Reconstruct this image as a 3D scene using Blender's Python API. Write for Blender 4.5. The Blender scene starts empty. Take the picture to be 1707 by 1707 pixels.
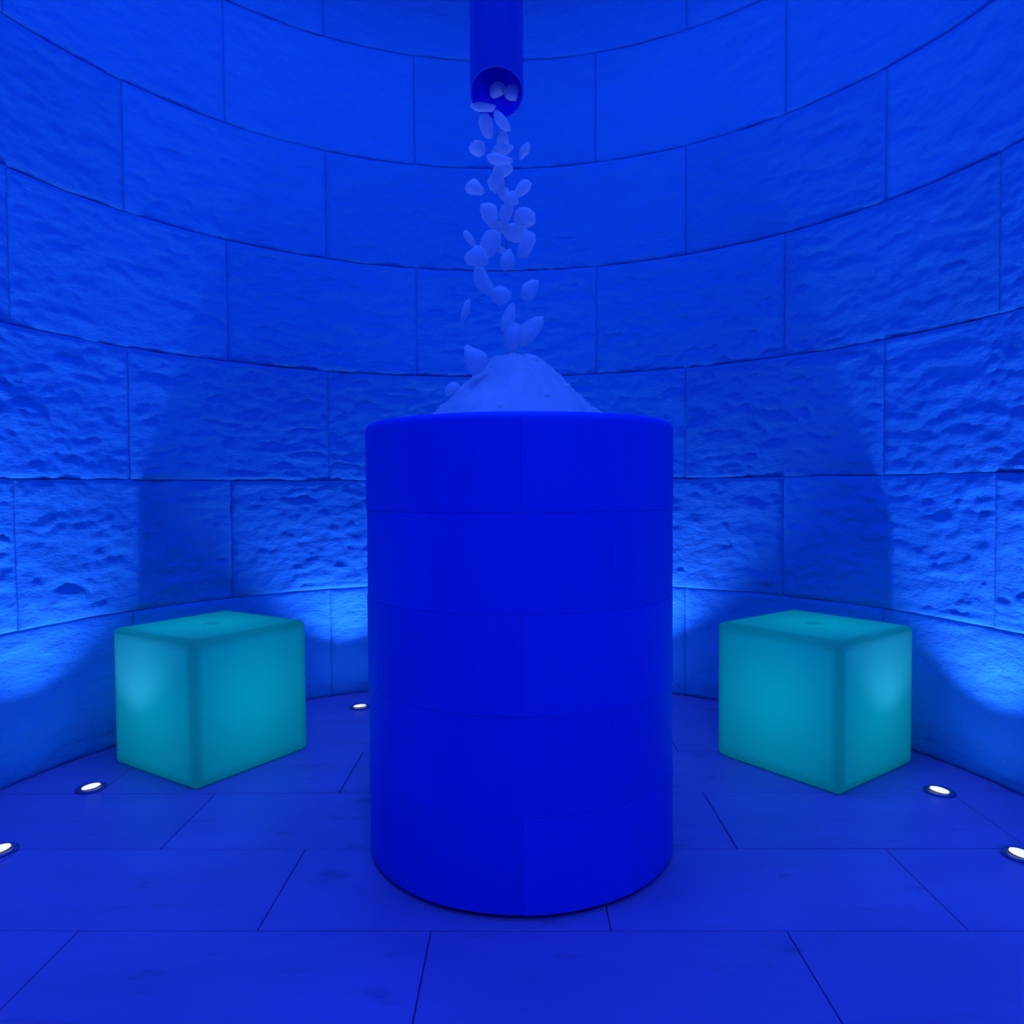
import bpy, bmesh, math, random
import numpy as np
from mathutils import Matrix, Vector

S = bpy.context.scene
COL = S.collection
RAD = math.radians
rng = random.Random(7)

# ------------------------------------------------------------------ camera
cam_data = bpy.data.cameras.new('camera')
cam_data.sensor_width = 36.0
cam_data.lens = 1237.13 / 1707.0 * 36.0
cam_data.clip_start = 0.02
cam = bpy.data.objects.new('camera', cam_data)
COL.objects.link(cam)
right = Vector((0.999981, -0.000194, -0.006135))
up = Vector((0.006138, 0.031588, 0.999482))
back = Vector((0.0, -0.999501, 0.031589))
M = Matrix((right, up, back)).transposed().to_4x4()
M.translation = (0, 0, 0.95)
cam.matrix_world = M
S.camera = cam

# ------------------------------------------------------------------ world, exposure
S.view_settings.view_transform = 'Standard'
S.view_settings.look = 'None'
S.view_settings.exposure = 0.0
S.view_settings.gamma = 1.0
S.view_settings.use_curve_mapping = False
W = bpy.data.worlds.new('world')
S.world = W
W.use_nodes = True
W.node_tree.nodes['Background'].inputs['Color'].default_value = (0.0, 0.01, 0.06, 1)
W.node_tree.nodes['Background'].inputs['Strength'].default_value = 0.3

# light levels
CEIL_COLOR = (0.024, 0.122, 1.0)
CEIL_WATTS = 12.6
PASSAGE_FILL_WATTS = 39.0
UP_COLOR = (0.14, 0.27, 1.0)
UP_WATTS = 45.0            # narrow beam of a floor light
UP_SPILL_WATTS = 1.6       # wide spill of the same floor light
CUBE_COLOR = (0.0, 0.72, 1.0)
CUBE_WATTS = 1.18

# ------------------------------------------------------------------ measures
CX, CY, R = -0.047, 1.9606, 1.628          # round room
CEIL = 3.474
COURSES = [0.0, 0.4953, 0.9924, 1.489, 1.9926, 2.4744, 2.98, CEIL]
FX, FY, FR = 0.020, 2.0056, 0.4055         # fountain
PASS_HW = 0.83                             # half width of the passage the view comes from


# ------------------------------------------------------------------ helpers
def tag(o, label=None, cat=None, group=None, kind=None):
    if label: o['label'] = label
    if cat: o['category'] = cat
    if group: o['group'] = group
    if kind: o['kind'] = kind
    return o


def link(name, me, mat=None, parent=None):
    o = bpy.data.objects.new(name, me)
    COL.objects.link(o)
    if mat is not None and len(me.materials) == 0:
        me.materials.append(mat)
    if parent is not None:
        o.parent = parent
    return o


def empty(name, loc=(0, 0, 0), rotz=0.0):
    o = bpy.data.objects.new(name, None)
    o.empty_display_size = 0.1
    o.location = loc
    o.rotation_euler = (0, 0, rotz)
    COL.objects.link(o)
    return o


def mesh(name, verts, faces, smooth=False):
    me = bpy.data.meshes.new(name)
    me.from_pydata([tuple(map(float, v)) for v in verts], [], faces)
    me.update()
    if smooth:
        me.polygons.foreach_set('use_smooth', [True] * len(me.polygons))
    return me


def fix_normals(me):
    bm = bmesh.new(); bm.from_mesh(me)
    bmesh.ops.recalc_face_normals(bm, faces=bm.faces[:])
    bm.to_mesh(me); bm.free()
    return me


def hash2(ix, iy, seed):
    h = np.sin(ix * 127.1 + iy * 311.7 + seed * 74.7) * 43758.5453
    return h - np.floor(h)


def vnoise(x, y, seed):
    ix, iy = np.floor(x), np.floor(y)
    fx, fy = x - ix, y - iy
    fx = fx * fx * fx * (fx * (fx * 6 - 15) + 10)
    fy = fy * fy * fy * (fy * (fy * 6 - 15) + 10)
    a, b = hash2(ix, iy, seed), hash2(ix + 1, iy, seed)
    c, d = hash2(ix, iy + 1, seed), hash2(ix + 1, iy + 1, seed)
    return (a * (1 - fx) + b * fx) * (1 - fy) + (c * (1 - fx) + d * fx) * fy


def fbm(x, y, seed, octv=4, gain=0.5):
    s, a, t = 0.0, 1.0, 0.0
    for i in range(octv):
        # turn each octave so the lattice does not show
        c, q = math.cos(0.5 * i), math.sin(0.5 * i)
        s = s + a * vnoise((x * c - y * q) * 2 ** i, (x * q + y * c) * 2 ** i, seed + 13.0 * i)
        t += a; a *= gain
    return s / t


def revolve(name, prof, n=96, close=False, smooth=True):
    """prof: list of (r, z). r == 0 ends in a pole."""
    V, F, rings = [], [], []
    for r, z in prof:
        if r < 1e-6:
            rings.append([len(V)]); V.append((0, 0, z))
        else:
            rings.append(list(range(len(V), len(V) + n)))
            V += [(r * math.cos(2 * math.pi * i / n), r * math.sin(2 * math.pi * i / n), z) for i in range(n)]
    pairs = list(zip(rings[:-1], rings[1:]))
    if close: pairs.append((rings[-1], rings[0]))
    for A, B in pairs:
        for i in range(n):
            j = (i + 1) % n
            if len(A) == 1 and len(B) == 1: continue
            if len(A) == 1: F.append((A[0], B[i], B[j]))
            elif len(B) == 1: F.append((A[i], B[0], A[j]))
            else: F.append((A[i], B[i], B[j], A[j]))
    return fix_normals(mesh(name, V, F, smooth))


# ------------------------------------------------------------------ materials
def material(name):
    m = bpy.data.materials.new(name)
    m.use_nodes = True
    nt = m.node_tree
    return m, nt, nt.nodes['Principled BSDF']


def N(nt, typ, **kw):
    n = nt.nodes.new(typ)
    for k, v in kw.items():
        if k in n.inputs: n.inputs[k].default_value = v
        else: setattr(n, k, v)
    return n


def stone_material(name, base, dark, rough, scale, bump, bump_dist, stain=0.3, tint=0.06, stretch=(1, 1, 1), specks=0.0):
    m, nt, b = material(name)
    geo = N(nt, 'ShaderNodeNewGeometry')
    mp = N(nt, 'ShaderNodeMapping'); mp.inputs['Scale'].default_value = stretch
    nt.links.new(geo.outputs['Position'], mp.inputs['Vector'])
    n1 = N(nt, 'ShaderNodeTexNoise', Scale=scale, Detail=6.0, Roughness=0.6)
    n2 = N(nt, 'ShaderNodeTexNoise', Scale=scale * 9, Detail=5.0, Roughness=0.65)
    for n in (n1, n2): nt.links.new(mp.outputs['Vector'], n.inputs['Vector'])
    ramp = N(nt, 'ShaderNodeValToRGB')
    ramp.color_ramp.elements[0].position = 0.28; ramp.color_ramp.elements[1].position = 0.62
    ramp.color_ramp.elements[0].color = (1 - stain,) * 3 + (1,); ramp.color_ramp.elements[1].color = (1, 1, 1, 1)
    nt.links.new(n1.outputs['Fac'], ramp.inputs['Fac'])
    info = N(nt, 'ShaderNodeObjectInfo')
    mr = N(nt, 'ShaderNodeMapRange'); mr.inputs['To Min'].default_value = 1 - tint; mr.inputs['To Max'].default_value = 1 + tint
    nt.links.new(info.outputs['Random'], mr.inputs['Value'])
    mix = N(nt, 'ShaderNodeMix', data_type='RGBA')
    mix.inputs[6].default_value = (*dark, 1); mix.inputs[7].default_value = (*base, 1)
    nt.links.new(ramp.outputs['Color'], mix.inputs[0])
    mul = N(nt, 'ShaderNodeVectorMath', operation='SCALE')
    nt.links.new(mix.outputs[2], mul.inputs[0]); nt.links.new(mr.outputs['Result'], mul.inputs['Scale'])
    nt.links.new(mul.outputs['Vector'], b.inputs['Base Color'])
    if specks:
        n3 = N(nt, 'ShaderNodeTexNoise', Scale=8.5, Detail=4.0, Roughness=0.55)
        nt.links.new(mp.outputs['Vector'], n3.inputs['Vector'])
        m3 = N(nt, 'ShaderNodeMapRange', interpolation_type='SMOOTHSTEP')
        m3.inputs['From Min'].default_value = 0.60; m3.inputs['From Max'].default_value = 0.74
        m3.inputs['To Min'].default_value = 1.0; m3.inputs['To Max'].default_value = 1 - specks
        nt.links.new(n3.outputs['Fac'], m3.inputs['Value'])
        mul2 = N(nt, 'ShaderNodeVectorMath', operation='SCALE')
        nt.links.new(mul.outputs['Vector'], mul2.inputs[0]); nt.links.new(m3.outputs['Result'], mul2.inputs['Scale'])
        mul = mul2
        nt.links.new(mul.outputs['Vector'], b.inputs['Base Color'])
    b.inputs['Roughness'].default_value = rough
    b.inputs['Specular IOR Level'].default_value = 0.25
    bp = N(nt, 'ShaderNodeBump', Strength=bump, Distance=bump_dist)
    nt.links.new(n2.outputs['Fac'], bp.inputs['Height'])
    nt.links.new(bp.outputs['Normal'], b.inputs['Normal'])
    return m


def plain(name, col, rough=0.5, metal=0.0, spec=0.4):
    m, nt, b = material(name)
    b.inputs['Base Color'].default_value = (*col, 1)
    b.inputs['Roughness'].default_value = rough
    b.inputs['Metallic'].default_value = metal
    b.inputs['Specular IOR Level'].default_value = spec
    n = N(nt, 'ShaderNodeTexNoise', Scale=140.0, Detail=3.0)
    bp = N(nt, 'ShaderNodeBump', Strength=0.08, Distance=0.001)
    nt.links.new(n.outputs['Fac'], bp.inputs['Height']); nt.links.new(bp.outputs['Normal'], b.inputs['Normal'])
    return m


M_WALL = stone_material('rock faced blue grey stone', (0.034, 0.302, 0.585), (0.028, 0.27, 0.52), 0.8, 5.0, 0.8, 0.010, stain=0.5, stretch=(1, 1, 2.2))
M_MORTAR = stone_material('recessed mortar', (0.03, 0.15, 0.35), (0.02, 0.12, 0.3), 0.95, 8.0, 0.4, 0.003)
M_SLAB = stone_material('honed limestone slab', (0.43, 0.21, 0.51), (0.31, 0.155, 0.39), 0.42, 3.2, 0.12, 0.002, stain=0.6, tint=0.06, stretch=(0.6, 1.6, 1), specks=0.28)
M_BED = plain('dark slab bedding', (0.02, 0.02, 0.06), 0.9)
M_FOUNT = stone_material('smooth deep blue stone', (0.012, 0.065, 0.68), (0.01, 0.056, 0.625), 0.55, 6.0, 0.25, 0.0015, stain=0.4, tint=0.04, stretch=(2.5, 2.5, 0.4))
M_PLINTH = plain('dark plinth', (0.005, 0.006, 0.05), 0.8)
M_PIPE = plain('blue painted pipe', (0.01, 0.055, 0.44), 0.4)
M_CEIL = stone_material('pale plaster ceiling', (0.2, 0.35, 0.7), (0.18, 0.32, 0.65), 0.85, 4.0, 0.2, 0.002)
M_STEEL = plain('brushed steel flange', (0.10, 0.12, 0.30), 0.4, 0.5)
M_BORE = plain('pipe bore', (0.01, 0.03, 0.85), 0.5)  # brighter copy of the pipe blue, lifts the shade inside the mouth


def emission(name, col, strength):
    m = bpy.data.materials.new(name); m.use_nodes = True
    nt = m.node_tree; nt.nodes.clear()
    e = N(nt, 'ShaderNodeEmission', Strength=strength); e.inputs['Color'].default_value = (*col, 1)
    o = N(nt, 'ShaderNodeOutputMaterial'); nt.links.new(e.outputs[0], o.inputs['Surface'])
    return m


M_LENS = emission('lit lens', (0.80, 0.84, 1.0), 1.15)
M_DIFFUSER = emission('lit ceiling diffuser', (0.05, 0.2, 1.0), 2.0)


def translucent(name, col, tcol, fac, rough=0.5, gloss=0.04):
    m = bpy.data.materials.new(name); m.use_nodes = True
    nt = m.node_tree; nt.nodes.clear()
    d = N(nt, 'ShaderNodeBsdfDiffuse'); d.inputs['Color'].default_value = (*col, 1)
    t = N(nt, 'ShaderNodeBsdfTranslucent'); t.inputs['Color'].default_value = (*tcol, 1)
    g = N(nt, 'ShaderNodeBsdfGlossy', Roughness=rough); g.inputs['Color'].default_value = (0.8, 0.8, 0.8, 1)
    a = N(nt, 'ShaderNodeMixShader'); a.inputs[0].default_value = fac
    b = N(nt, 'ShaderNodeMixShader'); b.inputs[0].default_value = gloss
    o = N(nt, 'ShaderNodeOutputMaterial')
    nt.links.new(d.outputs[0], a.inputs[1]); nt.links.new(t.outputs[0], a.inputs[2])
    nt.links.new(a.outputs[0], b.inputs[1]); nt.links.new(g.outputs[0], b.inputs[2])
    nt.links.new(b.outputs[0], o.inputs['Surface'])
    n = N(nt, 'ShaderNodeTexNoise', Scale=60.0, Detail=3.0)
    bp = N(nt, 'ShaderNodeBump', Strength=0.1, Distance=0.002)
    nt.links.new(n.outputs['Fac'], bp.inputs['Height'])
    for s in (d, t): nt.links.new(bp.outputs['Normal'], s.inputs['Normal'])
    return m


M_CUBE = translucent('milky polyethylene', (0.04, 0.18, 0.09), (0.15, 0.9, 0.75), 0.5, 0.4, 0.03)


def edge_shading(m, s, hh, inner, outer, low):
    """edge shade painted in: the translucent colour is dimmed along the edges of the box"""
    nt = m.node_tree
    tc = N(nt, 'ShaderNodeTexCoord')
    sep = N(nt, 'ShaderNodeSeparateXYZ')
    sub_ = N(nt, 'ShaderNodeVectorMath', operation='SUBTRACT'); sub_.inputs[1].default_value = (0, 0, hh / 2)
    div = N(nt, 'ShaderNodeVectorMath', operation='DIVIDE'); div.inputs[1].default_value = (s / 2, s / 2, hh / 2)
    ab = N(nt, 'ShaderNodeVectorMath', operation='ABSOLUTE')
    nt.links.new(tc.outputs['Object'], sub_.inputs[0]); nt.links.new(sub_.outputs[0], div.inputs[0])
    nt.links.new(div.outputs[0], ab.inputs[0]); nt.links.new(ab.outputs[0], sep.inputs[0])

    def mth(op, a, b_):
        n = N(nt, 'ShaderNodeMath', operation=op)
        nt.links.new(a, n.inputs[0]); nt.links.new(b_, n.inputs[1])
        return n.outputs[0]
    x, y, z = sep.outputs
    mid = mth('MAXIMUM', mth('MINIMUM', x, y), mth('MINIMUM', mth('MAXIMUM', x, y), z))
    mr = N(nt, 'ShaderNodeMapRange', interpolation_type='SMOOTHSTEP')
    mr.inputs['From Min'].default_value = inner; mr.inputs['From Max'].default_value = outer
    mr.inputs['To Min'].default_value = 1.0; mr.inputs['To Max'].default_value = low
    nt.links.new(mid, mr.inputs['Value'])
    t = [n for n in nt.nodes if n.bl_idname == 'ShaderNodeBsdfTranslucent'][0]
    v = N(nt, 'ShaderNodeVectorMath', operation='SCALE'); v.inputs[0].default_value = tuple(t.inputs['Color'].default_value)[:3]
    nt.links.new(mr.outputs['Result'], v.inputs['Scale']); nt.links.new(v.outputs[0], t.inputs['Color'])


edge_shading(M_CUBE, 0.463, 0.474, 0.82, 0.97, 0.70)  # darkening of the cube edges is put into the translucent colour


def white_inside(m, col):
    """added white lining bounces lamp light and evens the glow, the outer skin is teal"""
    nt = m.node_tree
    d = [n for n in nt.nodes if n.bl_idname == 'ShaderNodeBsdfDiffuse'][0]
    geo = N(nt, 'ShaderNodeNewGeometry')
    mix = N(nt, 'ShaderNodeMix', data_type='RGBA')
    mix.inputs[6].default_value = tuple(d.inputs['Color'].default_value); mix.inputs[7].default_value = (*col, 1)
    nt.links.new(geo.outputs['Backfacing'], mix.inputs[0]); nt.links.new(mix.outputs[2], d.inputs['Color'])


white_inside(M_CUBE, (0.86, 0.88, 0.88))  # lining added so the cube faces glow evenly
M_PLUG = translucent('milky polyethylene plug', (0.12, 0.70, 0.32), (0.15, 0.95, 0.8), 0.75, 0.4, 0.03)
M_ICE = translucent('crushed ice', (0.92, 0.92, 0.93), (0.92, 0.92, 0.93), 0.5, 0.5, 0.02)

# ------------------------------------------------------------------ floor
SLAB_W, SLAB_D, GAP = 0.763, 0.3617, 0.0022
floor = link('floor', revolve('floor', [(1.74, -0.06), (1.74, -0.012), (0, -0.012)], 96, smooth=False), M_BED)
floor.location = (CX, CY, 0)
tag(floor, kind='structure')


def chamfer_box(name, w, d, top, bot, ch):
    x, y = w / 2, d / 2
    V = [(-x, -y, bot), (x, -y, bot), (x, y, bot), (-x, y, bot),
         (-x, -y, top - ch), (x, -y, top - ch), (x, y, top - ch), (-x, y, top - ch),
         (-x + ch, -y + ch, top), (x - ch, -y + ch, top), (x - ch, y - ch, top), (-x + ch, y - ch, top)]
    F = [(3, 2, 1, 0), (8, 9, 10, 11)]
    for i in range(4):
        j = (i + 1) % 4
        F += [(i, j, 4 + j, 4 + i), (4 + i, 4 + j, 8 + j, 8 + i)]
    return mesh(name, V, F)


slab_meshes = {}
ROW0, SKEW = 1.567, -0.0104
cs, sn = math.cos(SKEW), math.sin(SKEW)
for i in range(-9, 7):
    y0 = ROW0 + i * SLAB_D
    y1 = y0 + SLAB_D
    yn = min(max(CY, y0), y1)
    half = math.sqrt(max(1.72 ** 2 - (yn - CY) ** 2, 0)) if abs(yn - CY) < 1.72 else 0
    half = max(half, PASS_HW + 0.02 if y0 < CY else 0)
    if half == 0 or y0 < -1.66: continue
    off = 0.2075 if i % 2 == 0 else -0.18
    for j in range(-4, 5):
        x0 = max(off + j * SLAB_W, CX - half); x1 = min(off + (j + 1) * SLAB_W, CX + half)
        if x1 - x0 < 0.03: continue
        w = round(x1 - x0 - GAP, 4)
        if w not in slab_meshes:
            slab_meshes[w] = chamfer_box('paving_slab', w, SLAB_D - GAP, 0.0, -0.03, 0.0012)
        xm, ym = (x0 + x1) / 2, (y0 + y1) / 2
        px, py = xm * cs - (ym - 1.567) * sn, xm * sn + (ym - 1.567) * cs + 1.567
        s = link('paving_slab', slab_meshes[w], M_SLAB, floor)
        s.location = (px - CX, py - CY, rng.uniform(-0.0008, 0.0))
        s.rotation_euler = (RAD(rng.uniform(-0.06, 0.06)), RAD(rng.uniform(-0.04, 0.04)), SKEW)

# ------------------------------------------------------------------ round wall of rock faced stones
def arc_shell(name, r0, r1, z0, z1, a0, a1, n):
    V, F = [], []
    for k in range(n + 1):
        a = a0 + (a1 - a0) * k / n
        for r, z in ((r0, z0), (r1, z0), (r1, z1), (r0, z1)):
            V.append((r * math.sin(a), r * math.cos(a), z))
    for k in range(n):
        for q in range(4):
            p = (q + 1) % 4
            F.append((4 * k + q, 4 * k + p, 4 * k + 4 + p, 4 * k + 4 + q))
    F += [(0, 1, 2, 3), tuple(4 * n + q for q in (3, 2, 1, 0))]
    return fix_normals(mesh(name, V, F))


OPEN_A = RAD(150.0)
wall = link('wall_back', arc_shell('wall_back', R + 0.016, R + 0.14, 0.0, CEIL, -OPEN_A, OPEN_A, 120), M_MORTAR)
wall.location = (CX, CY, 0)
tag(wall, kind='structure')
lintel = link('wall_front', arc_shell('wall_front', R + 0.016, R + 0.14, 2.4744, CEIL, OPEN_A, 2 * math.pi - OPEN_A, 30), M_MORTAR)
lintel.location = (CX, CY, 0)
tag(lintel, kind='structure')


def wall_stone(a0, a1, z0, z1, seed, seen, rough_k):
    nu, nv = (112, 66) if seen else (8, 4)
    g = 0.0006
    rs = np.random.RandomState(int(seed))
    u = np.linspace(0, 1, nu); v = np.linspace(0, 1, nv)
    # crowd the samples toward the edges a little
    U, Vv = np.meshgrid(u, v)
    L, Hh = (a1 - a0) * R, (z1 - z0)
    s = U * L; t = Vv * Hh
    # uneven edge lines
    top_w = (fbm(u * L * 7, u * 0 + seed, seed + 1, 3) - 0.5) * 0.008
    bot_w = (fbm(u * L * 7, u * 0 + seed, seed + 2, 3) - 0.5) * 0.008
    Z = z0 + g + (Hh - 2 * g) * Vv + Vv ** 6 * np.minimum(top_w, 0.0)[None, :] + (1 - Vv) ** 6 * np.maximum(bot_w, 0.0)[None, :]
    gv = 0.0003
    A = a0 + gv / R + (a1 - a0 - 2 * gv / R) * U
    ws, wt = s + 50 * rs.rand(), t + 50 * rs.rand()
    wx = (fbm(ws * 5, wt * 5, seed + 3, 2) - 0.5) * 0.10
    wy = (fbm(ws * 5, wt * 5, seed + 4, 2) - 0.5) * 0.05
    f1 = fbm((ws + wx) * 9.5, (wt + wy) * 22.0, seed, 5, 0.55)
    ridge = 1 - 2.2 * np.abs(2 * fbm((ws + wx) * 8.0 + 9, (wt + wy) * 19.0, seed + 7, 4, 0.5) - 1)
    big = fbm(ws * 2.4, wt * 3.0, seed + 9, 2)
    rel = 0.55 * f1 - 0.17 * ridge + 0.36 * big + 0.12
    d = np.minimum(np.minimum(s, L - s) * 0.8, np.minimum(t, Hh - t))
    m = np.clip(d / 0.016, 0, 1); m = m * m * (3 - 2 * m)
    amp = RELIEF * rough_k * (0.85 + 0.3 * rs.rand())
    inward = 0.002 + amp * (rel - 0.35) * (0.25 + 0.75 * m) + 0.004 * m + rs.rand() * 0.002
    if not seen: inward = inward * 0.5
    RR = R - inward + 0.006
    P = np.stack([RR * np.sin(A), RR * np.cos(A), Z], -1).reshape(-1, 3)
    idx = np.arange(nu * nv).reshape(nv, nu)
    F = np.stack([idx[:-1, :-1], idx[:-1, 1:], idx[1:, 1:], idx[1:, :-1]], -1).reshape(-1, 4)
    # skirt going back into the wall
    loop = np.concatenate([idx[0, :], idx[1:, -1], idx[-1, -2::-1], idx[-2:0:-1, 0]])
    rb = R + 0.03
    An, Zn = A.reshape(-1)[loop], Z.reshape(-1)[loop]
    B = np.stack([rb * np.sin(An), rb * np.cos(An), Zn], -1)
    b0 = nu * nv; n = len(loop)
    bi = b0 + np.arange(n)
    SK = np.stack([loop, bi, np.roll(bi, -1), np.roll(loop, -1)], -1)
    allv = np.concatenate([P, B]); allf = np.concatenate([F, SK])
    me = bpy.data.meshes.new('stone_block')
    me.vertices.add(len(allv)); me.vertices.foreach_set('co', allv.astype(np.float32).ravel())
    me.loops.add(len(allf) * 4); me.polygons.add(len(allf))
    me.loops.foreach_set('vertex_index', allf.astype(np.int32).ravel())
    me.polygons.foreach_set('loop_start', np.arange(0, len(allf) * 4, 4, dtype=np.int32))
    sm = np.zeros(len(allf), bool); sm[:len(F)] = True
    me.polygons.foreach_set('use_smooth', sm)
    me.update(calc_edges=True); me.validate()
    return me


RELIEF = 0.035
ROUGH_BY_COURSE = (0.6, 1.1, 1.1, 0.95, 0.72, 0.5, 0.45)
seed = 3
for k in range(7):
    z0, z1 = COURSES[k], COURSES[k + 1]
    phase = 1.0 + (15.0 if k % 2 == 1 else 0.0)
    if k == 6: phase = 1.0
    for q in range(12):
        a0 = phase + q * 30.0 - 180.0
        jit0 = 0.25 * math.sin(q * 5.1 + k * 3.3)
        jit1 = 0.25 * math.sin((q + 1) % 12 * 5.1 + k * 3.3)
        b0, b1 = a0 + jit0, a0 + 30.0 + jit1
        pieces = [(b0, b1)]
        if k < 5:    # the doorway behind the viewer
            pieces = []
            for sh in (-360.0, 0.0, 360.0):
                lo, hi = max(b0 + sh, -150.0), min(b1 + sh, 150.0)
                if hi - lo > 1.0: pieces.append((lo, hi))
        for lo, hi in pieces:
            mid = abs((lo + hi) / 2)
            seen = mid < 118 or mid > 242
            seed += 1
            par = lintel if (k >= 5 and 150 < (mid if mid <= 180 else 360 - mid)) else wall
            link('stone_block', wall_stone(RAD(lo), RAD(hi), z0, z1, seed * 7.31, seen, ROUGH_BY_COURSE[k]), M_WALL, par)


# ------------------------------------------------------------------ ceiling, and the passage behind the viewer
def box(name, x0, x1, y0, y1, z0, z1, mat, kind='structure'):
    V = [(x, y, z) for z in (z0, z1) for x, y in ((x0, y0), (x1, y0), (x1, y1), (x0, y1))]
    F = [(3, 2, 1, 0), (4, 5, 6, 7)] + [(i, (i + 1) % 4, 4 + (i + 1) % 4, 4 + i) for i in range(4)]
    return tag(link(name, mesh(name, V, F), mat), kind=kind)


ceil = link('ceiling', revolve('ceiling', [(0, CEIL + 0.1), (R + 0.14, CEIL + 0.1), (R + 0.14, CEIL), (0, CEIL)], 96, smooth=False), M_CEIL)
ceil.location = (CX, CY, 0)
tag(ceil, kind='structure')
YD = CY - 1.50
box('wall_left', CX - PASS_HW - 0.12, CX - PASS_HW, -1.6, YD, 0.0, 2.4744, M_CEIL)
box('wall_right', CX + PASS_HW, CX + PASS_HW + 0.12, -1.6, YD, 0.0, 2.4744, M_CEIL)
box('wall_rear', CX - PASS_HW - 0.12, CX + PASS_HW + 0.12, -1.72, -1.6, 0.0, 2.4744, M_CEIL)
box('ceiling', CX - PASS_HW - 0.12, CX + PASS_HW + 0.12, -1.72, CY - R - 0.04, 2.4744, 2.57, M_CEIL)
box('floor', CX - PASS_HW - 0.12, CX + PASS_HW + 0.12, -1.72, CY - 1.5, -0.06, -0.031, M_BED)

# ------------------------------------------------------------------ stone ice fountain
fountain = empty('ice_fountain', (FX, FY, 0))
tag(fountain, 'wide round pillar of smooth deep blue stone holding a heap of ice', 'fountain')
F_TOP = 1.1185
link('plinth', revolve('plinth', [(0, 0.0), (FR - 0.016, 0.0), (FR - 0.016, 0.012), (FR - 0.012, 0.02), (0, 0.02)], 96, smooth=False), M_PLINTH, fountain)
link('core', revolve('core', [(FR - 0.05, 0.02), (FR - 0.05, 1.06), (0, 1.06), (0, 0.02)], 96, smooth=False), M_FOUNT, fountain)


def cladding(a0, a1, z0, z1, r_out, rim, seed):
    """curved stone: outer skin with eased edges, slight unevenness, thickness to the core"""
    n = 14
    e = 0.0007
    g = 0.00018
    prof = [(-0.0475, 0.0), (-e, 0.0), (0.0, e)]
    h = z1 - z0 - 2 * g
    for q in range(1, 6): prof.append((0.0, e + (h - 2 * e) * q / 6))
    if rim:
        prof.append((0.0, h - 0.020))
        for q in range(1, 5):
            b = q / 4 * math.pi / 2
            prof.append((-0.02 + 0.02 * math.cos(b), h - 0.02 + 0.02 * math.sin(b)))
        prof.append((-0.070, h)); prof.append((-0.075, h - 0.004)); prof.append((-0.075, 0.165)); prof.append((-0.0475, 0.165))
    else:
        prof += [(0.0, h - e), (-e, h), (-0.0475, h)]
    V, F = [], []
    m = len(prof)
    ga = g / r_out
    for k in range(n + 1):
        a = a0 + ga + (a1 - a0 - 2 * ga) * k / n
        edge = 0.0004 if k in (0, n) else 0.0
        for dr, z in prof:
            wob = 0.0
            if dr > -0.01:
                wob = 0.0022 * (float(vnoise(np.array(a * 3.0 + seed), np.array(z * 9.0), seed)) - 0.5)
            r = r_out + dr + wob - (edge if dr > -0.01 else 0)
            V.append((r * math.sin(a), r * math.cos(a), z0 + g + z))
    for k in range(n):
        for q in range(m):
            p = (q + 1) % m
            F.append((k * m + q, k * m + p, (k + 1) * m + p, (k + 1) * m + q))
    F += [tuple(range(m)), tuple(n * m + q for q in range(m - 1, -1, -1))]
    me = fix_normals(mesh('cladding_stone', V, F, True))
    bm = bmesh.new(); bm.from_mesh(me)
    for ed in bm.edges:
        if len(ed.link_faces) == 2 and ed.calc_face_angle(0) > RAD(32): ed.smooth = False
    for f in bm.faces:
        if len(f.verts) > 4: f.smooth = False
    bm.to_mesh(me); bm.free()
    return me


FZ = [0.012, 0.226, 0.452, 0.6745, 0.8975, F_TOP]
DR = [0.0001, -0.0007, 0.0002, -0.0004, 0.0004]
for k in range(5):
    ph = 180.0 if k % 2 == 0 else 150.0      # a joint faces the viewer on every second course
    for q in range(6):
        a0 = RAD(ph + q * 60 + rng.uniform(-0.4, 0.4) * 0)
        me = cladding(a0, a0 + RAD(60), FZ[k], FZ[k + 1], FR + DR[k] + rng.uniform(-0.0002, 0.0002), k == 4, 3.7 * k + q)
        link('cladding_stone', me, M_FOUNT, fountain)

# ------------------------------------------------------------------ heap of ice (crushed ice nobody could count)
prof = [(0.0, 1.3065), (0.03, 1.305), (0.055, 1.298), (0.085, 1.276), (0.115, 1.247), (0.15, 1.212), (0.18, 1.186), (0.21, 1.161), (0.24, 1.136), (0.27, 1.112), (0.30, 1.087), (0.322, 1.070)]
nr, na = 44, 150
pr = np.array(prof)
ri = np.linspace(0.004, 0.322, nr)
zi = np.interp(ri, pr[:, 0], pr[:, 1])
AA, RR = np.meshgrid(np.linspace(0, 2 * np.pi, na, endpoint=False), ri)
ZZ = np.repeat(zi[:, None], na, 1)
X, Y = RR * np.cos(AA), RR * np.sin(AA)
lump = (fbm(X * 22 + 40, Y * 22 + 40, 5.0, 4, 0.55) - 0.5)
step = np.abs(fbm(X * 30 + 11, Y * 30 + 70, 9.0, 3) - 0.5)
fade = np.clip(RR / 0.05, 0.25, 1) * np.clip((0.322 - RR) / 0.03, 0, 1)
ZZ = ZZ + (0.030 * lump - 0.014 * step + 0.003) * fade
V = np.stack([X, Y, ZZ], -1).reshape(-1, 3).tolist()
V.append((0, 0, float(ZZ[0].mean()) + 0.0005)); V.append((0, 0, 1.0645))
F = []
for i in range(nr - 1):
    for j in range(na):
        q = (j + 1) % na
        F.append((i * na + j, (i + 1) * na + j, (i + 1) * na + q, i * na + q))
F += [(len(V) - 2, j, (j + 1) % na) for j in range(na)]
F += [(len(V) - 1, (nr - 1) * na + (j + 1) % na, (nr - 1) * na + j) for j in range(na)]
heap_me = fix_normals(mesh('ice_heap', V, F, True))


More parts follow.
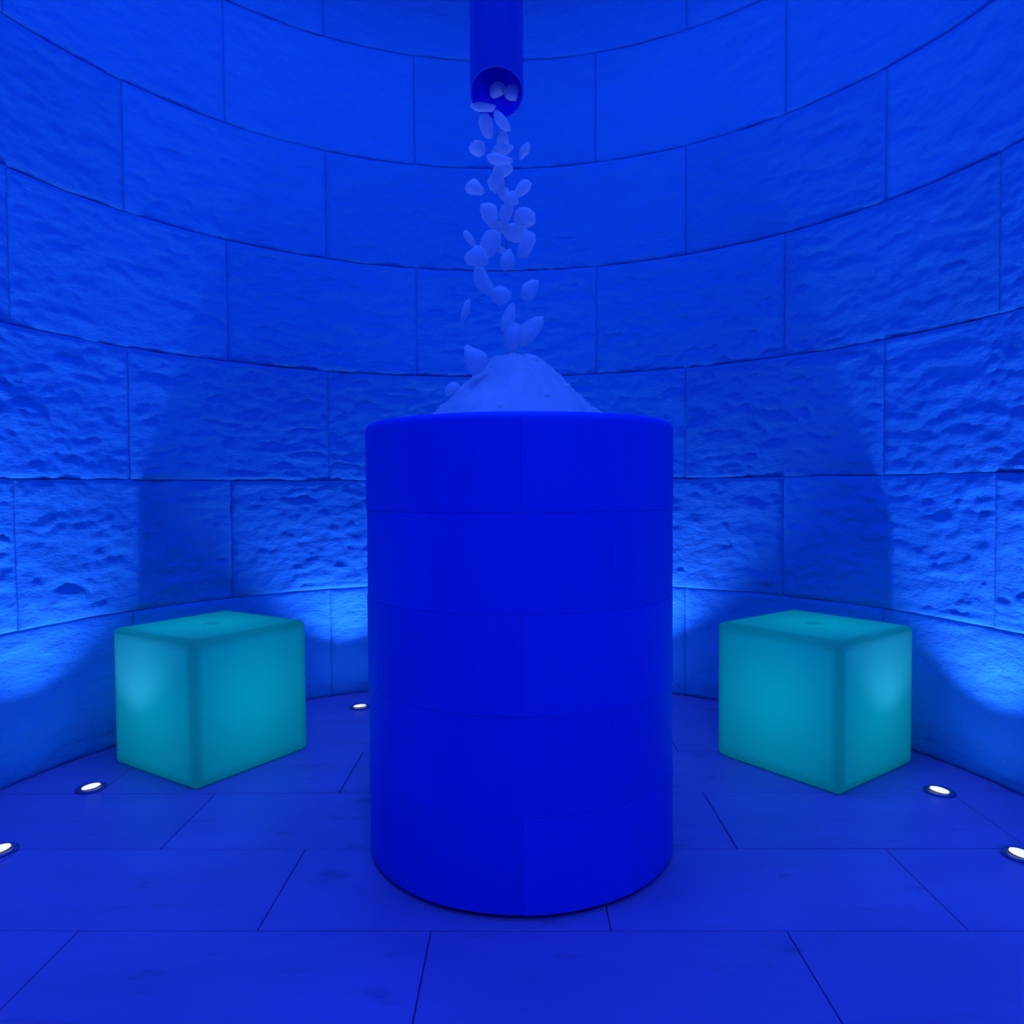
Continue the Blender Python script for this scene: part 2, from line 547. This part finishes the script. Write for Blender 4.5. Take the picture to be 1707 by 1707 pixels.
def ice_lump(a, b, c, seed, sub=2):
    """irregular, softly faceted flake: half axes a (long), b (short), c (thick)"""
    bm = bmesh.new()
    bmesh.ops.create_icosphere(bm, subdivisions=sub, radius=1.0)
    r_ = random.Random(seed)
    cuts = []
    for _ in range(7):
        d = Vector((r_.gauss(0, 1), r_.gauss(0, 1), r_.gauss(0, 1))).normalized()
        cuts.append((d, r_.uniform(0.72, 0.98)))
    bend = r_.uniform(-0.22, 0.22)
    taper = r_.uniform(-0.25, 0.25)
    for v in bm.verts:
        p = v.co.copy()
        for d, h in cuts:
            q = p.dot(d)
            if q > h: p -= d * (q - h) * 0.85
        n = 0.10 * math.sin(3.1 * p.x + seed) + 0.08 * math.sin(4.3 * p.z + 2.2 * seed) + 0.06 * math.sin(5.0 * p.y + 1.3 * p.x + seed)
        p *= 1 + n
        k = 1 + taper * p.x
        v.co = Vector((p.x * a * 1.05, p.y * c * k, p.z * b * k * 1.05 + bend * b * (p.x * p.x - 0.4)))
    me = bpy.data.meshes.new('ice_chunk')
    bm.to_mesh(me); bm.free()
    me.polygons.foreach_set('use_smooth', [True] * len(me.polygons))
    return me


# flakes half sunk in the heap's surface
bm = bmesh.new(); bm.from_mesh(heap_me)
for k in range(80):
    a = rng.uniform(0, 2 * math.pi); r = 0.27 * math.sqrt(rng.uniform(0.02, 1.0))
    z = float(np.interp(r, pr[:, 0], pr[:, 1]))
    t = ice_lump(rng.uniform(0.012, 0.024), rng.uniform(0.006, 0.012), rng.uniform(0.008, 0.016), 100 + k, 1)
    t.transform(Matrix.Translation((r * math.cos(a), r * math.sin(a), z - 0.0075)) @ Matrix.Rotation(a, 4, 'Z') @ Matrix.Rotation(RAD(38 + rng.uniform(-14, 14)), 4, 'Y') @ Matrix.Rotation(rng.uniform(-0.4, 0.4), 4, 'X'))
    bm.from_mesh(t); bpy.data.meshes.remove(t)
bm.to_mesh(heap_me); bm.free()
heap_me.polygons.foreach_set('use_smooth', [True] * len(heap_me.polygons))
heap = link('ice_heap', heap_me, M_ICE)
heap.location = (FX - 0.008, FY, 0)
tag(heap, 'cone shaped heap of pale crushed ice on top of the blue stone pillar', 'ice', kind='stuff')

# ------------------------------------------------------------------ pipe that drops the ice
PX, PY, PR = -0.0335, FY, 0.0712
pipe = empty('ice_pipe', (PX, PY, CEIL))
tag(pipe, 'dark blue vertical pipe with a slanting open mouth that drops ice', 'pipe')
n = 72
V, F = [], []
for ring in range(4):
    r = PR if ring in (0, 1) else PR - 0.0035
    for i in range(n):
        a = 2 * math.pi * i / n
        x, y = r * math.cos(a), r * math.sin(a)
        zc = 1.9995 - 0.46 * y - CEIL
        z = -0.004 if ring in (0, 3) else zc
        V.append((x, y, z))
for ring in range(3):
    for i in range(n):
        j = (i + 1) % n
        F.append((ring * n + i, ring * n + j, (ring + 1) * n + j, (ring + 1) * n + i))
me = fix_normals(mesh('tube', V, F, True))
bm = bmesh.new(); bm.from_mesh(me)
for ed in bm.edges:
    if len(ed.link_faces) == 2 and ed.calc_face_angle(0) > RAD(40): ed.smooth = False
bm.to_mesh(me); bm.free()
tube = link('tube', me, M_PIPE, pipe)
me.materials.append(M_BORE)
for f in me.polygons:
    if all(v >= 2 * n for v in f.vertices): f.material_index = 1
link('ceiling_collar', revolve('ceiling_collar', [(PR + 0.001, -0.012), (PR + 0.03, -0.012), (PR + 0.034, -0.008), (PR + 0.034, 0.0), (PR + 0.001, 0.0)], 64, True, False), M_PIPE, pipe)

# ------------------------------------------------------------------ falling ice, every piece a thing
# x, y, z, half length, half width, tilt, label
CHUNKS = [
    (-0.0718, 2.0356, 1.9782, 0.0296, 0.0115, -8, 'crescent ice flake lodged on left lip of the blue pipe mouth'),
    (-0.0212, 1.9756, 1.9136, 0.0335, 0.0112, -58, "slender ice shard sliding steeply out over the pipe's lower lip"),
    (-0.0615, 2.0056, 1.9112, 0.0276, 0.0178, -75, 'upright ice lump just under the pipe, left of the slender shard'),
    (-0.0867, 2.0256, 1.8654, 0.0213, 0.0188, 20, 'ice lump touching the bottom left of the upright lump below the pipe'),
    (-0.0191, 2.0556, 1.9043, 0.0183, 0.015, 90, 'dim ice lump directly below the slender shard at the pipe mouth'),
    (-0.0188, 2.0056, 1.8528, 0.0259, 0.017, 5, 'ice lump at the head of the dense central column under the pipe'),
    (-0.0264, 1.9606, 1.8064, 0.0285, 0.0151, -10, 'flat ice flake second from top in the dense central column'),
    (-0.0211, 2.0356, 1.812, 0.0296, 0.0189, 15, 'broad ice lump in the middle of the dense central column'),
    (-0.0318, 1.9856, 1.7643, 0.0289, 0.0217, 75, 'thick ice lump ending the dense central column under the pipe'),
    (0.0374, 2.0256, 1.8551, 0.0221, 0.0106, 65, 'small lone ice sliver out to the right below the pipe mouth'),
    (-0.0915, 2.0056, 1.7508, 0.0235, 0.0178, -25, "bean shaped lone ice lump left of the column's lower end"),
    (-0.0182, 2.0256, 1.7471, 0.0262, 0.0139, -52, 'slanting ice piece trailing from the lower end of the column'),
    (0.0058, 1.9756, 1.7087, 0.0176, 0.0152, -30, 'small ice lump where two slanting pieces meet in a V'),
    (0.0301, 2.0056, 1.7469, 0.0268, 0.0138, 45, 'slanting ice piece forming right arm of the V below the column'),
    (-0.0544, 2.0356, 1.6887, 0.0329, 0.0189, -70, 'dim notched ice lump left of the leaf shaped flake at mid fall'),
    (-0.0118, 1.9856, 1.6719, 0.0289, 0.0152, 75, 'leaf shaped upright ice flake at the centre of the mid fall'),
    (-0.0239, 2.0456, 1.6599, 0.0248, 0.0149, 10, 'flat ice lump under the leaf shaped upright flake'),
    (0.0377, 2.0056, 1.6741, 0.0251, 0.0227, 0, 'round ice lump right of the leaf shaped flake at mid fall'),
    (0.0153, 2.0506, 1.6484, 0.0332, 0.0199, -10, 'dim broad ice lump below the round one at mid fall'),
    (0.0419, 1.9956, 1.5979, 0.0323, 0.0194, 72, 'wedge of ice pointing down at the right edge of the fall'),
    (-0.1085, 2.0056, 1.618, 0.0251, 0.0081, -55, 'thin ice splinter at the left edge of the fall, mid height'),
    (-0.0563, 2.0256, 1.6099, 0.0344, 0.0254, 65, 'large oval ice lump right of the thin splinter'),
    (-0.0863, 1.9656, 1.5563, 0.0318, 0.023, -50, 'heart shaped ice lump tucked beneath the large oval one'),
    (-0.0211, 2.0556, 1.6016, 0.0125, 0.0083, -20, 'tiny faint ice crumb between the large oval lump and the wedge'),
    (-0.0095, 2.0056, 1.5586, 0.0292, 0.0162, 68, 'upright ice flake alone just under the wedge, near the centre'),
    (-0.0709, 2.0056, 1.5034, 0.0357, 0.0227, -62, 'long ice lump leaning left in the lower half of the fall'),
    (-0.0271, 1.9606, 1.4564, 0.0262, 0.0222, -10, 'rounded ice lump at the foot of the long leaning one'),
    (0.0527, 2.0056, 1.4819, 0.0251, 0.0219, 55, 'lone roundish ice lump on the right, lower half of the fall'),
    (-0.1213, 2.0056, 1.4272, 0.0292, 0.0097, 70, 'lone thin ice sliver on the left, lower half of the fall'),
    (-0.0041, 2.0356, 1.4142, 0.0362, 0.0197, 75, "upright ice lump above the piece that meets the heap's tip"),
    (0.0036, 1.9756, 1.3469, 0.0367, 0.0224, 82, 'tall ice lump standing right on the tip of the heap'),
    (0.0559, 2.0256, 1.3809, 0.0426, 0.0246, 48, "large ice lump leaning right just above the heap's tip"),
    (-0.0948, 1.9056, 1.2833, 0.0354, 0.0246, -68, "large oval ice lump about to land on the heap's left shoulder"),
    (-0.1609, 2.0356, 1.225, 0.0214, 0.014, 30, 'dim small ice lump beside the lower left slope of the heap'),
    (-0.0329, 2.0536, 2.0336, 0.0216, 0.0166, 30, 'ice lump still inside the pipe, at its centre'),
    (0.0078, 2.0416, 2.0207, 0.0198, 0.0173, 90, 'ice lump still inside the pipe, against its right side'),
]

for k, (x, y, z, a, b, rot, label) in enumerate(CHUNKS):
    c = min(a, max(b * 1.1, 0.010)) * 0.85
    o = link('ice_chunk', ice_lump(a * 1.12, b * 1.12, c, 11 + k * 3), M_ICE)
    o.location = (x, y, z)
    o.rotation_euler = (0, RAD(-rot), 0)
    tag(o, label, 'ice', 'ice falling from the pipe')


# ------------------------------------------------------------------ glowing cube seats
def rounded_box(name, s, h, r, seg=4):
    bm = bmesh.new()
    bmesh.ops.create_cube(bm, size=1.0)
    for v in bm.verts:
        v.co = Vector((v.co.x * s, v.co.y * s, (v.co.z + 0.5) * h))
    bmesh.ops.bevel(bm, geom=bm.edges[:], offset=r, segments=seg, profile=0.5, affect='EDGES')
    me = bpy.data.meshes.new(name)
    bm.to_mesh(me); bm.free()
    me.polygons.foreach_set('use_smooth', [True] * len(me.polygons))
    return me


CUBE, CUBE_H = 0.463, 0.474
shell_me = rounded_box('shell', CUBE, CUBE_H, 0.020)
plug_me = revolve('plug', [(0, 0.0004), (0.024, 0.0004), (0.027, 0.0016), (0.031, 0.0016), (0.0325, 0.0)], 40)
for (x, y, a, label) in ((-1.073, 2.632, 57.0, 'glowing teal cube seat standing left of the stone pillar'),
                         (1.0458, 2.5644, 36.5, 'glowing teal cube seat standing right of the stone pillar')):
    c = empty('cube_seat', (x, y, 0.001), RAD(a))
    tag(c, label, 'seat', 'glowing cube seats')
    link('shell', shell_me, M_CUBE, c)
    p = link('plug', plug_me, M_PLUG, c)
    p.location = (0, 0, CUBE_H)
    l = bpy.data.lights.new('cube_lamp', 'POINT')
    l.energy = CUBE_WATTS; l.color = CUBE_COLOR; l.shadow_soft_size = 0.09
    lo = bpy.data.objects.new('cube_lamp', l); COL.objects.link(lo)
    lo.parent = c; lo.location = (0, 0, 0.24)

# ------------------------------------------------------------------ floor lights along the wall
flange_me = revolve('flange', [(0.029, 0.0035), (0.031, 0.0048), (0.041, 0.0048), (0.0455, 0.002), (0.0455, 0.0), (0.029, 0.0)], 48, True)
lens_me = revolve('lens', [(0, 0.0015), (0.020, 0.001), (0.0262, -0.001), (0.0265, -0.004), (0, -0.004)], 40)
cup_me = revolve('cup', [(0.0292, 0.0012), (0.0292, 0.0005), (0, 0.0005)], 40)
UPL = [(-0.669, 3.211, 'small lit round floor light between left glowing cube and the pillar'),
       (-1.352, 2.345, 'small lit round floor light at the left foot of the left glowing cube'),
       (-1.362, 1.933, 'small lit round floor light at the left edge of the view, before the cube'),
       (1.323, 2.277, 'small lit round floor light at the right foot of the right glowing cube'),
       (1.302, 1.877, 'small lit round floor light at the right edge of the view, before the cube'),
       (-1.308, 1.425, 'round floor light near the left side of the passage opening, outside the view'),
       (1.214, 1.425, 'round floor light near the right side of the passage opening, outside the view'),
       (0.545, 3.225, 'small lit round floor light hidden behind the stone pillar')]
for x, y, label in UPL:
    d = Vector((x - CX, y - CY, 0)).normalized()
    rot = math.atan2(d.y, d.x)
    u = empty('floor_light', (x, y, 0.0005), rot)
    tag(u, label, 'light', 'floor lights along the round wall')
    link('flange', flange_me, M_STEEL, u)
    link('cup', cup_me, M_PLINTH, u)
    ln = link('lens', lens_me, M_LENS, u)
    ln.location = (0.0, 0, 0.0085); ln.rotation_euler = (0, RAD(8), 0)
    for nm, watts, size, blend, tilt in (('beam', UP_WATTS, 94, 0.75, 3), ('spill', UP_SPILL_WATTS, 165, 1.0, 25)):
        l = bpy.data.lights.new(nm, 'SPOT')
        l.energy = watts; l.color = UP_COLOR
        l.spot_size = RAD(size); l.spot_blend = blend; l.shadow_soft_size = 0.012
        lo = bpy.data.objects.new(nm, l); COL.objects.link(lo)
        lo.parent = u; lo.location = (0, 0, 0.035)
        lo.rotation_euler = (0, RAD(180 + tilt), 0)     # spots shine along -Z: turned up, leaning to the wall

# ------------------------------------------------------------------ ceiling lamps above the frame, and an added fill lamp in the passage
frame_me = revolve('frame', [(0.150, 0.0), (0.150, -0.012), (0.165, -0.012), (0.175, -0.004), (0.175, 0.0)], 48, True, False)
diff_me = revolve('diffuser', [(0.150, -0.006), (0, -0.006)], 48, False, False)
LAMPS = [(CX + 0.62 * math.sin(RAD(a)), CY + 0.62 * math.cos(RAD(a)), CEIL, CEIL_WATTS, s, 'round ceiling lamps of the stone room')
         for a, s in ((45, 'round blue ceiling lamp above the right glowing cube, out of the frame'),
                      (135, 'round blue ceiling lamp to the right of the pipe, toward the passage'),
                      (225, 'round blue ceiling lamp to the left of the pipe, toward the passage'),
                      (315, 'round blue ceiling lamp above the left glowing cube, out of the frame'))]
LAMPS.append((CX + 0.40, -0.45, 2.4744, PASSAGE_FILL_WATTS, 'added round blue fill lamp under the low passage ceiling behind the viewer', None))  # unseen lamp added to brighten the pillar front and the ice
for x, y, z, watts, label, group in LAMPS:
    c = empty('ceiling_light', (x, y, z))
    tag(c, label, 'light', group)
    link('frame', frame_me, M_STEEL, c)
    link('diffuser', diff_me, M_DIFFUSER, c)
    l = bpy.data.lights.new('lamp', 'AREA')
    l.shape = 'DISK'; l.size = 0.29; l.energy = watts; l.color = CEIL_COLOR
    lo = bpy.data.objects.new('lamp', l); COL.objects.link(lo)
    lo.parent = c; lo.location = (0, 0, -0.016)
